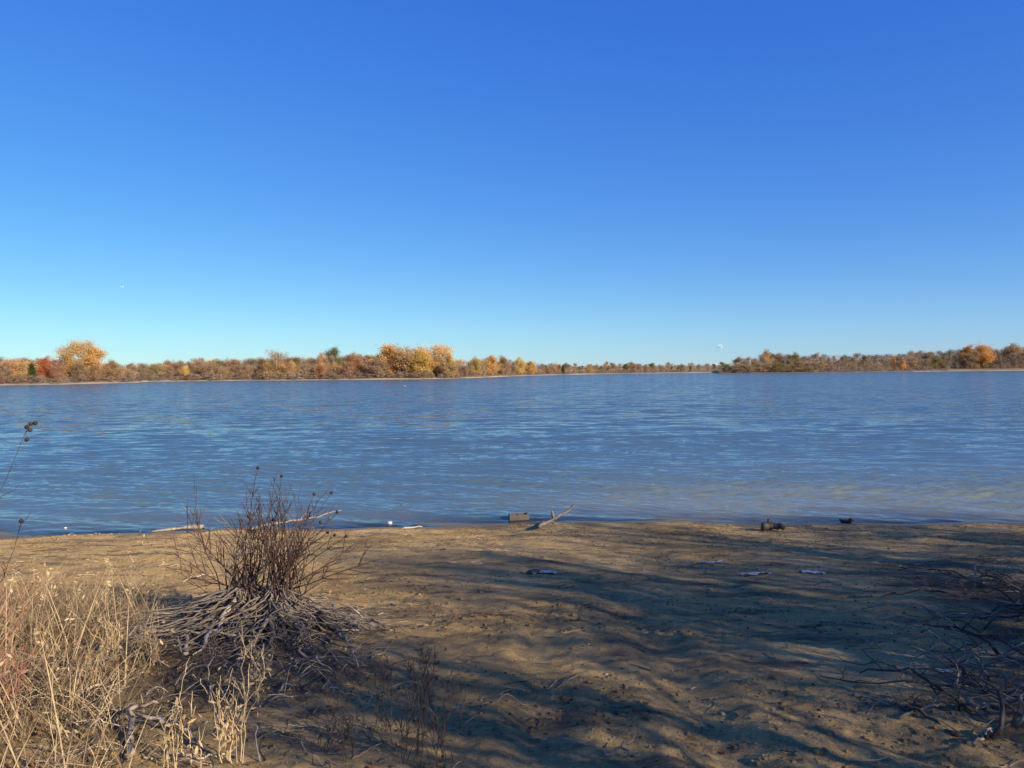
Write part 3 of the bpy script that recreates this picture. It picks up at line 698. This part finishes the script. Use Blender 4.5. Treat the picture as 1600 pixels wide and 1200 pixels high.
C = np.vstack([scatter(1100, -9, 9, 2.4, 14.6, lambda x, y: .5+0*x), scatter(650, 2.2, 9, 2.2, 10.5, lambda x, y: np.clip(humus_mask(x, y), 0, 1)), scatter(650, -8, .3, 2.4, 8, lambda x, y: np.clip(veg_mask(x+.9, y), 0, 1))])
for c_ in C:
    a = rng.uniform(0, 6.28); L = rng.uniform(.04, .24); e = c_+[math.cos(a)*L, math.sin(a)*L, 0]; e[2] = gz(e[0], e[1])+rng.uniform(.004, .03); c_[2] += .005
    r0 = rng.uniform(.002, .0055); tb.tube(wander(c_, e, 4, .008), [r0, r0, r0*.8, r0*.5], 4, rng.integers(3), cap=False)
for k in range(1500):                      # tangle of dead twigs round the mound and along the bank
    x_ = g.uniform(-3.9, -.3); y_ = g.uniform(3.2, 6.3)
    if g.uniform() > max(float(humus_mask(np.array([x_]), np.array([y_]))[0]), .35*math.exp(-((x_+1.4)/.9)**2)*(y_ < 5)): continue
    a = g.uniform(0, 6.28); L = g.uniform(.08, .34); c_ = np.array([x_, y_, gz(x_, y_)]); e = c_+[math.cos(a)*L, math.sin(a)*L, g.uniform(0, .10)]
    r0 = g.uniform(.0018, .005); tb.tube(wander(c_, e, 5, .014, g.uniform(0, .05), g), np.linspace(r0, r0*.5, 5), 4, g.choice([0, 1, 1, 2]), cap=False)
tag(obj('twig_litter', tb.mesh('twig_litter', [M['grey_wood'], M['dark_wood'], M['drift']])), 'small broken twigs strewn over the dirt', 'twigs', None, 'stuff')
def clods(name, C, size, mat, label, cat, sq=.6):
    """many small lumps joined in one mesh: jittered octahedra split once"""
    base = np.array([(1, 0, 0), (-1, 0, 0), (0, 1, 0), (0, -1, 0), (0, 0, 1), (0, 0, -1), (.6, .6, .5), (-.6, .6, .5), (-.6, -.6, .5), (.6, -.6, .5)], float)
    quads = np.array([(0, 6, 4, 9), (2, 7, 4, 6), (1, 8, 4, 7), (3, 9, 4, 8), (0, 5, 2, 6), (2, 5, 1, 7), (1, 5, 3, 8), (3, 5, 0, 9)])
    n = len(C); s_ = size*rng.lognormal(0, .45, n); a = rng.uniform(0, 6.28, n)
    V = base[None]*(1+rng.uniform(-.28, .28, (n, 10, 1)))*s_[:, None, None]; V[:, :, 2] *= sq
    ca, sa = np.cos(a)[:, None], np.sin(a)[:, None]
    V = np.stack([V[..., 0]*ca-V[..., 1]*sa, V[..., 0]*sa+V[..., 1]*ca, V[..., 2]], -1)+C[:, None]
    Q = (np.arange(n)*10)[:, None, None]+quads[None]
    return tag(obj(name, big_mesh(name, V.reshape(-1, 3), Q.reshape(-1, 4), [mat], False)), label, cat, None, 'stuff')
cz = lambda x, y: sstep(.0, .3, fbm(x*.7+3, y*.9, 51, 2))*.8+.08
clods('dirt_clods', np.vstack([scatter(8000, -9, 9, 9.5, 14.9, cz), scatter(7000, -3, 6, 2.6, 10, cz)]), .0095, M['dirt'], 'crumbled clods of dry dirt on the beach', 'clods')
M['pebble'] = wood_mat('pebble', (.20, .17, .14), (.42, .37, .30), 8)
clods('pebbles', scatter(2600, -9, 9, 2.4, 14.9, lambda x, y: .3+0*x), .0075, M['pebble'], 'small pale pebbles scattered in the dirt', 'pebbles', .7)

def weed(px, py, h, nst, mat, label, name, spread=.35, leaves=0, leafmat='straw', tw=4, cat='weed', group=None, r0=.0035):
    b_ = pix(px, py) if py < 1260 else Vector(pix(px, 1195))
    e = tag(obj(name, None, None, b_), label, cat, group)
    for k in range(nst):
        a = g.uniform(0, 6.28); l_ = h*g.uniform(.55, 1.05); s_ = l_*spread*g.uniform(.1, 1)
        p0 = np.array([g.normal()*.05*spread*2, g.normal()*.05*spread*2, 0]); p1 = p0+[math.cos(a)*s_, math.sin(a)*s_*.7, l_]
        mb = shoot(p0, p1, r0*g.uniform(.8, 1.3), .0014, .06, tw, h*.28, 8); obj('stem', mb.mesh('stem', [M[mat]]), e)
        if leaves:
            f = g.uniform(.25, 1, leaves)[:, None]; q = p0+(p1-p0)*f+g.normal(size=(leaves, 3))*[.03, .03, .03]
            l2 = MB(); l2.leaves(q, .05, 0, .3, r=g); obj('dry_leaves', l2.mesh('dry_leaves', [M[leafmat]], False), e)
    return e
M['straw_wood'] = wood_mat('straw_wood', (.36, .25, .135), (.56, .42, .25), 9)
M['pink_wood'] = wood_mat('pink_wood', (.22, .10, .075), (.36, .18, .13), 9)
M['dark_stem'] = wood_mat('dark_stem', (.05, .036, .03), (.12, .085, .068), 9)
weed(398, 1105, .40, 4, 'straw_wood', 'upright tan weed stalks with curled leaves before the root mound', 'dry_weed', .18, 16, 'straw', 3, r0=.007)
weed(365, 1190, .46, 9, 'straw_wood', 'clump of thin golden stalks beside the forked bleached branch', 'dry_weed', .3, 9, 'straw', 2)
weed(278, 1199, .42, 7, 'straw_wood', 'spray of pale stalks leaning over the bleached sticks', 'dry_weed', .55, 7, 'straw', 2)
weed(178, 1035, .34, 6, 'straw_wood', 'tan leafy weed where the grass meets the root mound', 'dry_weed', .35, 12, 'straw', 2, r0=.006)
weed(238, 1045, .30, 8, 'straw_wood', 'short curled tan weed at the foot of the dark soil', 'dry_weed', .35, 10, 'straw_dark', 2)
weed(25, 1010, .52, 8, 'pink_wood', 'reddish stemmed weed with a few red leaves in the grass', 'red_weed', .6, 2, 'red', 3)
weed(70, 960, .42, 7, 'pink_wood', 'slender pinkish weed standing behind the straw grass', 'red_weed', .6, 3, 'pink', 3)
weed(10, 1130, .45, 9, 'pink_wood', 'pinkish weed mixed into the thick straw tussock', 'red_weed', .5, 4, 'pink', 3)
for px, py, h, nst in ((668, 1130, .40, 8), (640, 1192, .44, 9), (590, 1150, .34, 6), (545, 1190, .34, 6), (690, 1198, .38, 8), (505, 1165, .24, 5), (600, 1060, .2, 4), (655, 1060, .26, 4)):
    weed(px, py, h, nst, 'dark_stem', 'thin dark leafless twiggy shrub on the bare dirt below the root mound', 'twiggy_shrub', .38, 0, 'straw', 4, 'shrub', 'dark twiggy shrubs below the root mound', .0022)

# ---- driftwood, sticks
def stick(name, pts, r0, r1, mat, label, cat='stick', group=None, forks=(), amp=.012, sides=6, lift=0.0):
    """pts: photograph pixels on the ground, each with a height above it"""
    W = []
    for px, py, hh in pts:
        p = pix(px, py); W.append(np.array([p.x, p.y, p.z+hh+r0*.5]))
    b_ = Vector(W[0]); b_.z -= r0*.5
    e = tag(obj(name, None, None, b_), label, cat, group)
    Q = np.vstack([wander(W[i], W[i+1], 7, amp)[(1 if i else 0):] for i in range(len(W)-1)])-np.array(b_)
    mb = MB(); mb.tube(Q, knobbly(len(Q), r0, r1, .16), sides); me = mb.mesh(name, [M[mat]])
    if not forks:
        e.data if False else None
    o = obj('shaft', me, e)
    for i, (dx, dy, dz), rr in forks:
        q = Q[min(i, len(Q)-1)]; mb = MB(); mb.tube(wander(q, q+np.array((dx, dy, dz)), 6, amp), knobbly(6, rr, rr*.4), 4); obj('fork', mb.mesh('fork', [M[mat]]), e)
    return e
stick('forked_branch', [(197, 1192, .0), (206, 1160, .05), (216, 1136, .10)], .021, .014, 'root', 'thick bleached branch stub propped upright in the leaf litter', 'branch', None, [(12, (.16, .03, -.03), .012), (3, (-.08, -.12, -.02), .008), (8, (-.05, .03, .05), .008)], .016)
stick('bleached_branch', [(222, 1142, .07), (285, 1146, .03), (345, 1152, .01)], .012, .008, 'drift', 'long bleached branch lying against the upright stub', 'branch', None, [(9, (.12, .10, .03), .005)])
stick('bleached_branch', [(225, 1188, .01), (300, 1187, .02), (352, 1180, .01)], .008, .005, 'drift', 'thin bleached stick lying before the upright stub', 'branch', None, [(6, (.10, -.08, .02), .004)])
stick('bleached_branch', [(112, 1101, .02), (160, 1093, .03)], .010, .008, 'drift', 'short pale stick half hidden in the straw', 'branch')
stick('bleached_branch', [(300, 985, .06), (292, 1010, .04), (287, 1030, .01)], .020, .014, 'drift', 'stubby pale broken root beside the dark soil', 'branch', None, [(8, (.12, .0, .0), .012)])
stick('bleached_branch', [(445, 1075, .02), (435, 1100, .03), (412, 1110, .0)], .007, .004, 'root', 'curved grey stick in front of the root mound', 'branch')
stick('bleached_branch', [(580, 1035, .01), (606, 1018, .02)], .006, .004, 'drift', 'short white stick on the dirt past the roots', 'branch')
stick('bleached_branch', [(285, 910, .01), (322, 903, .03), (345, 898, .02)], .008, .004, 'drift', 'pale fallen branch on sunlit dirt behind the buttonbush', 'branch', None, [(6, (.2, .1, .05), .004)])
stick('driftwood_log', [(238, 829, .0), (285, 826, .02), (318, 825, .02)], .02, .055, 'root', 'tapered tan log lying at the waterline behind the buttonbush', 'log', None, [(12, (.05, -.10, .02), .02)], .008, 8)
stick('bleached_branch', [(392, 833, .05), (440, 829, .14), (480, 826, .20), (534, 823, .34)], .030, .010, 'root', 'bleached driftwood branch rising toward the water', 'branch', None, [(10, (.25, .1, .2), .012), (5, (-.2, .1, .05), .014)])
stick('bleached_branch', [(628, 828, .0), (660, 826, .03)], .018, .010, 'drift', 'small pale driftwood stick at the waterline', 'branch')
# snag: dark stub and grey limb slanting up over the water
e = stick('driftwood_snag', [(842, 834, .01), (860, 828, .10), (876, 826, .20), (899, 824, .36)], .040, .026, 'grey_wood', 'driftwood snag with a limb slanting up at the waterline', 'driftwood', None, [(8, (-.04, 0, .16), .04), (6, (.10, -.05, -.07), .03), (4, (-.12, .02, .02), .025)])
e = stick('sodden_log', [(1190, 831, .05), (1206, 830, .06), (1226, 831, .02)], .085, .05, 'dark_wood', 'short black sodden log with a broken stub on the wet dirt', 'log', None, [(4, (-.03, .0, .13), .05), (7, (.14, -.04, -.02), .04)], .012, 8)
e = stick('sodden_root', [(1313, 816, .05), (1322, 817, .02), (1330, 818, .04)], .03, .05, 'dark_wood', 'small black hooked root washed up at the waterline', 'driftwood', None, [(3, (-.07, .0, .05), .022), (10, (-.02, .0, .06), .03)], .01, 8)
for px0, py0, px1, py1, r_, lab in ((1405, 1138, 1512, 1117, .009, 'long grey branch bent on the dark litter'), (1512, 1117, 1545, 1135, .007, 'dark stick crossing the end of the bent branch'), (1352, 1002, 1362, 1028, .006, 'short leaning grey twig on open dirt'),
                                (1352, 1130, 1366, 1110, .005, 'small forked twig on shaded dirt'), (940, 1190, 1000, 1198, .008, 'dark curved stick beside the wheel rut'), (740, 1112, 825, 1106, .006, 'long dark twig lying past the twiggy shrubs'),
                                (1140, 1080, 1195, 1092, .006, 'thin twig lying across the ridge of the wheel rut'), (1520, 1180, 1560, 1150, .008, 'pale stick pointing out of the dark litter'), (90, 842, 120, 836, .010, 'pale stick on the dirt near the waterline')):
    stick('fallen_stick', [(px0, py0, .01), ((px0+px1)/2, (py0+py1)/2-3, .03), (px1, py1, .01)], r_, r_*.6, 'grey_wood' if 'pale' not in lab else 'drift', lab, 'stick', None, [(6, (.08, .06, .03), r_*.5)])
for k, (a_, b_) in enumerate((((520, 962), (612, 985)), ((545, 985), (640, 992)), ((500, 948), (585, 968)), ((560, 1000), (628, 978)), ((530, 1012), (560, 1050)), ((470, 1040), (520, 1062)), ((300, 950), (240, 968)), ((330, 962), (262, 990)))):
    stick('root_stick', [(*a_, .10), ((a_[0]+b_[0])/2, (a_[1]+b_[1])/2, .07), (*b_, .01)], .011, .005, 'root' if k % 2 else 'drift', 'dead grey stick sprawled at the foot of the root mound', 'stick', 'sticks sprawled round the root mound', [(5, (.12, .06, .03), .005), (9, (.07, -.08, .02), .004)], .018)
# brush heaped beside the beach
g3 = np.random.default_rng(77)
for k in range(60):
    px = g3.uniform(1485, 1670); py = g3.uniform(890, 1175); p = pix(px, py); a = g3.uniform(-.6, 3.6); L = g3.uniform(.35, 1.1); hh = g3.uniform(.02, .22)
    e = tag(obj('brush_branch', None, None, Vector((p.x, p.y, p.z))), 'crooked dead branch in the heap of brush beside the beach', 'branch', 'branches heaped beside the beach')
    q1 = np.array([math.cos(a)*L, math.sin(a)*L*.8, 0]); q1[2] = gz(p.x+q1[0], p.y+q1[1])-p.z+g3.uniform(.01, .25)
    Q = wander((0, 0, .015), q1, 9, .022, hh*.5, g3); r0 = g3.uniform(.005, .014); mb = MB(); mb.tube(Q, knobbly(9, r0, r0*.4), 5+1); mt = M[['grey_wood', 'dark_wood', 'dark_wood'][g3.integers(3)]]
    obj('shaft', mb.mesh('shaft', [mt]), e)
    for f in range(3):
        i = g3.integers(2, 8); mb = MB(); mb.tube(wander(Q[i], Q[i]+g3.normal(size=3)*[.16, .13, .07]+[0, 0, .05], 5, .012, 0, g3), knobbly(5, r0*.5, .0015), 4); obj('twig', mb.mesh('twig', [mt]), e)

# ---- concrete block standing in the shallows
m, t, b = nodes('wet_concrete'); f = noise(t, 40, 5, .7)
t.links.new(ramp(t, f, [(.3, (.075, .06, .046)), (.7, (.17, .135, .105))]), b.inputs['Base Color']); set_in(b, Roughness=.7); t.links.new(bump(t, f, .6, .006), b.inputs['Normal']); M['concrete'] = m
import bmesh
def box(bm, x0, x1, y0, y1, z0, z1):
    vs = [bm.verts.new(p) for p in ((x0, y0, z0), (x1, y0, z0), (x1, y1, z0), (x0, y1, z0), (x0, y0, z1), (x1, y0, z1), (x1, y1, z1), (x0, y1, z1))]
    for q in ((3, 2, 1, 0), (4, 5, 6, 7), (0, 1, 5, 4), (1, 2, 6, 5), (2, 3, 7, 6), (3, 0, 4, 7)): bm.faces.new([vs[i] for i in q])
cp = pix(811, 812, .0)
blk = tag(obj('concrete_block', None, None, (cp.x, cp.y, -.11)), 'hollow concrete block standing in the shallow water', 'block'); blk.rotation_euler = (R(3), R(-2.5), R(6))
for nm, bx in (('face_shell', (-.21, .21, -.10, -.065, 0, .235)), ('face_shell', (-.21, .21, .065, .10, 0, .235)), ('web', (-.209, -.165, -.065, .065, 0, .25)), ('web', (-.02, .02, -.065, .065, 0, .225)), ('web', (.165, .209, -.065, .065, 0, .25))):
    bm = bmesh.new(); box(bm, *bx); bmesh.ops.bevel(bm, geom=bm.edges[:], offset=.006, segments=2, affect='EDGES'); me = bpy.data.meshes.new(nm); bm.to_mesh(me); bm.free(); me.materials.append(M['concrete']); obj(nm, me, blk)

# ---- litter
def plain(name, c, rough=.6):
    m, t, b = nodes(name); f = noise(t, 25, 4, .6); t.links.new(mixrgb(t, f, tuple(x*.75 for x in c), c), b.inputs['Base Color']); set_in(b, Roughness=rough); return m
M['plastic'] = plain('plastic', (.52, .50, .46), .5); M['paper'] = plain('paper', (.55, .46, .33)); M['bluish'] = plain('bluish', (.46, .50, .52), .5)
def sheet(px, py, w_, d_, mat, label, seed, h=.035, name='litter_scrap', cat='litter'):
    p = pix(px, py); u, v = np.meshgrid(np.linspace(-.5, .5, 12), np.linspace(-.5, .5, 8), indexing='ij')
    k = 1-.35*np.abs(fbm(u*3+seed, v*3, seed, 2)); X = u*w_*k; Y = v*d_*k+.25*d_*np.sin(u*5+seed)
    Z = ground_z(p.x+X, p.y+Y)-p.z+.008+h*np.abs(fbm(u*6+seed, v*5, seed+3, 3))
    V = np.stack([X, Y, Z], -1).reshape(-1, 3); V2 = V-[0, 0, .003]; q = grid_quads(12, 8)
    return tag(obj(name, big_mesh(name, np.vstack([V, V2]), np.vstack([q, q[:, ::-1]+96]), [M[mat]]), None, p), label, cat)
sheet(850, 904, .30, .20, 'plastic', 'crumpled white plastic scrap beside a black clump on the dirt', 2, .05)
sheet(1112, 881, .34, .10, 'plastic', 'thin white torn strip lying on shaded dirt', 5)
sheet(1180, 902, .40, .16, 'paper', 'cream paper scrap lying in a streak of sun', 7, .05)
sheet(1268, 896, .28, .14, 'bluish', 'bluish white scrap lying on shaded dirt', 9, .05)
sheet(1477, 1053, .15, .11, 'paper', 'flat tan slab of bark on the dark litter', 11, .02, 'bark_slab', 'bark')
p = pix(833, 903); me = ball(.07, 2, .3, 5, (1.5, .8, .5)); me.materials.append(M['dark_wood']); tag(obj('black_clump', me, None, (p.x, p.y, p.z+.02)), 'black clump touching the crumpled white plastic', 'debris')
for px, py, lab in ((609, 819, 'white crushed cup bobbing at the waterline'), (102, 826, 'small white foam bit at the waterline below the grass')):
    p = pix(px, py, .01); mb = MB(); s_ = .036 if px > 500 else .02
    mb.tube([(-s_*1.3, 0, s_*.6), (-s_*.5, 0, s_*.75), (s_*.4, .01, s_*.7), (s_*1.3, .01, s_*.8)], [s_*.7, s_*.85, s_*1.0, s_*.6], 10)
    tag(obj('floating_cup', mb.mesh('cup', [M['plastic']]), None, p), lab, 'litter')

# ---- gulls, far buildings, the one small cloud
M['white'] = plain('white', (.8, .8, .79)); M['pale_wall'] = plain('pale_wall', (.5, .5, .5)); M['grey_wing'] = plain('grey_wing', (.5, .52, .55))
def gull(loc, rz, flying, label):
    e = tag(obj('gull', None, None, loc), label, 'bird'); e.rotation_euler = (0, 0, rz)
    mb = MB(); mb.tube([(-.30, 0, .10), (-.2, 0, .09), (-.05, 0, .08), (.1, 0, .09), (.18, 0, .14), (.23, 0, .17), (.28, 0, .165), (.33, 0, .155)], [.012, .05, .085, .08, .05, .05, .035, .006], 8); obj('body', mb.mesh('body', [M['white']]), e)
    for s in (-1, 1):
        mb = MB()
        if flying: mb.tube([(.05, s*.05, .12), (.07, s*.3, .22), (-.02, s*.65, .16)], [.07, .06, .01], 6)
        else: mb.tube([(.1, s*.06, .12), (-.1, s*.07, .12), (-.36, s*.02, .13)], [.04, .045, .008], 6)
        obj('wing', mb.mesh('wing', [M['grey_wing']]), e)
p = pix(632, 603.5, -.03); gull(p, 2.8, False, 'white gull resting on the open water')
gull(pix_at(190, 449, 150), .5, True, 'gull flying high above the lake')
def house(px, off, top, w_, label):
    b_ = far_pt(px, off); h = hpx(px, top, off); e = tag(obj('house', None, None, b_), label, 'building')
    bm = bmesh.new(); box(bm, -w_, w_, -3, 3, -.5, h*.72); me = bpy.data.meshes.new('wall'); bm.to_mesh(me); bm.free(); me.materials.append(M['pale_wall']); obj('wall', me, e)
    V = [(-w_-.3, -3.3, h*.70), (w_+.3, -3.3, h*.70), (w_+.3, 3.3, h*.70), (-w_-.3, 3.3, h*.70), (-w_*.5, 0, h), (w_*.5, 0, h)]
    me = bpy.data.meshes.new('roof'); me.from_pydata(V, [], [(0, 1, 5, 4), (2, 3, 4, 5), (1, 2, 5), (3, 0, 4), (3, 2, 1, 0)]); me.materials.append(M['pale_wall']); obj('roof', me, e)
house(87, 110, 559.5, 3.2, 'white roofed house showing above the wood beside the tallest golden tree')
house(1117, 160, 567.3, 2.2, 'pale roofed building behind the farthest wood')
cl = pix_at(1125, 543, 25000); e = tag(obj('cloud', None, None, cl), 'single small white puff of cloud above the far wood', 'cloud')
m, t, b = nodes('cloud'); t.nodes.remove(b)
tr = t.nodes.new('ShaderNodeBsdfTransparent'); df = t.nodes.new('ShaderNodeBsdfDiffuse'); df.inputs[0].default_value = (.95, .95, .95, 1); mx = t.nodes.new('ShaderNodeMixShader')
lw = t.nodes.new('ShaderNodeTexNoise'); lw.inputs['Scale'].default_value = .02; mx.inputs[0].default_value = .10
t.links.new(tr.outputs[0], mx.inputs[1]); t.links.new(df.outputs[0], mx.inputs[2]); t.links.new(mx.outputs[0], t.nodes['Material Output'].inputs[0]); t.nodes.remove(lw); M['cloud'] = m
g5 = np.random.default_rng(6); mb_ = bmesh.new()
for k in range(26):
    x_ = g5.normal()*62; mm = Matrix.Translation((x_, g5.normal()*60, g5.uniform(-10, 120)*math.exp(-(x_/70)**2))); bmesh.ops.create_icosphere(mb_, subdivisions=2, radius=g5.uniform(16, 42), matrix=mm)
me = bpy.data.meshes.new('puff'); mb_.to_mesh(me); mb_.free(); me.materials.append(M['cloud'])
for q in me.polygons: q.use_smooth = True
obj('puff', me, e)
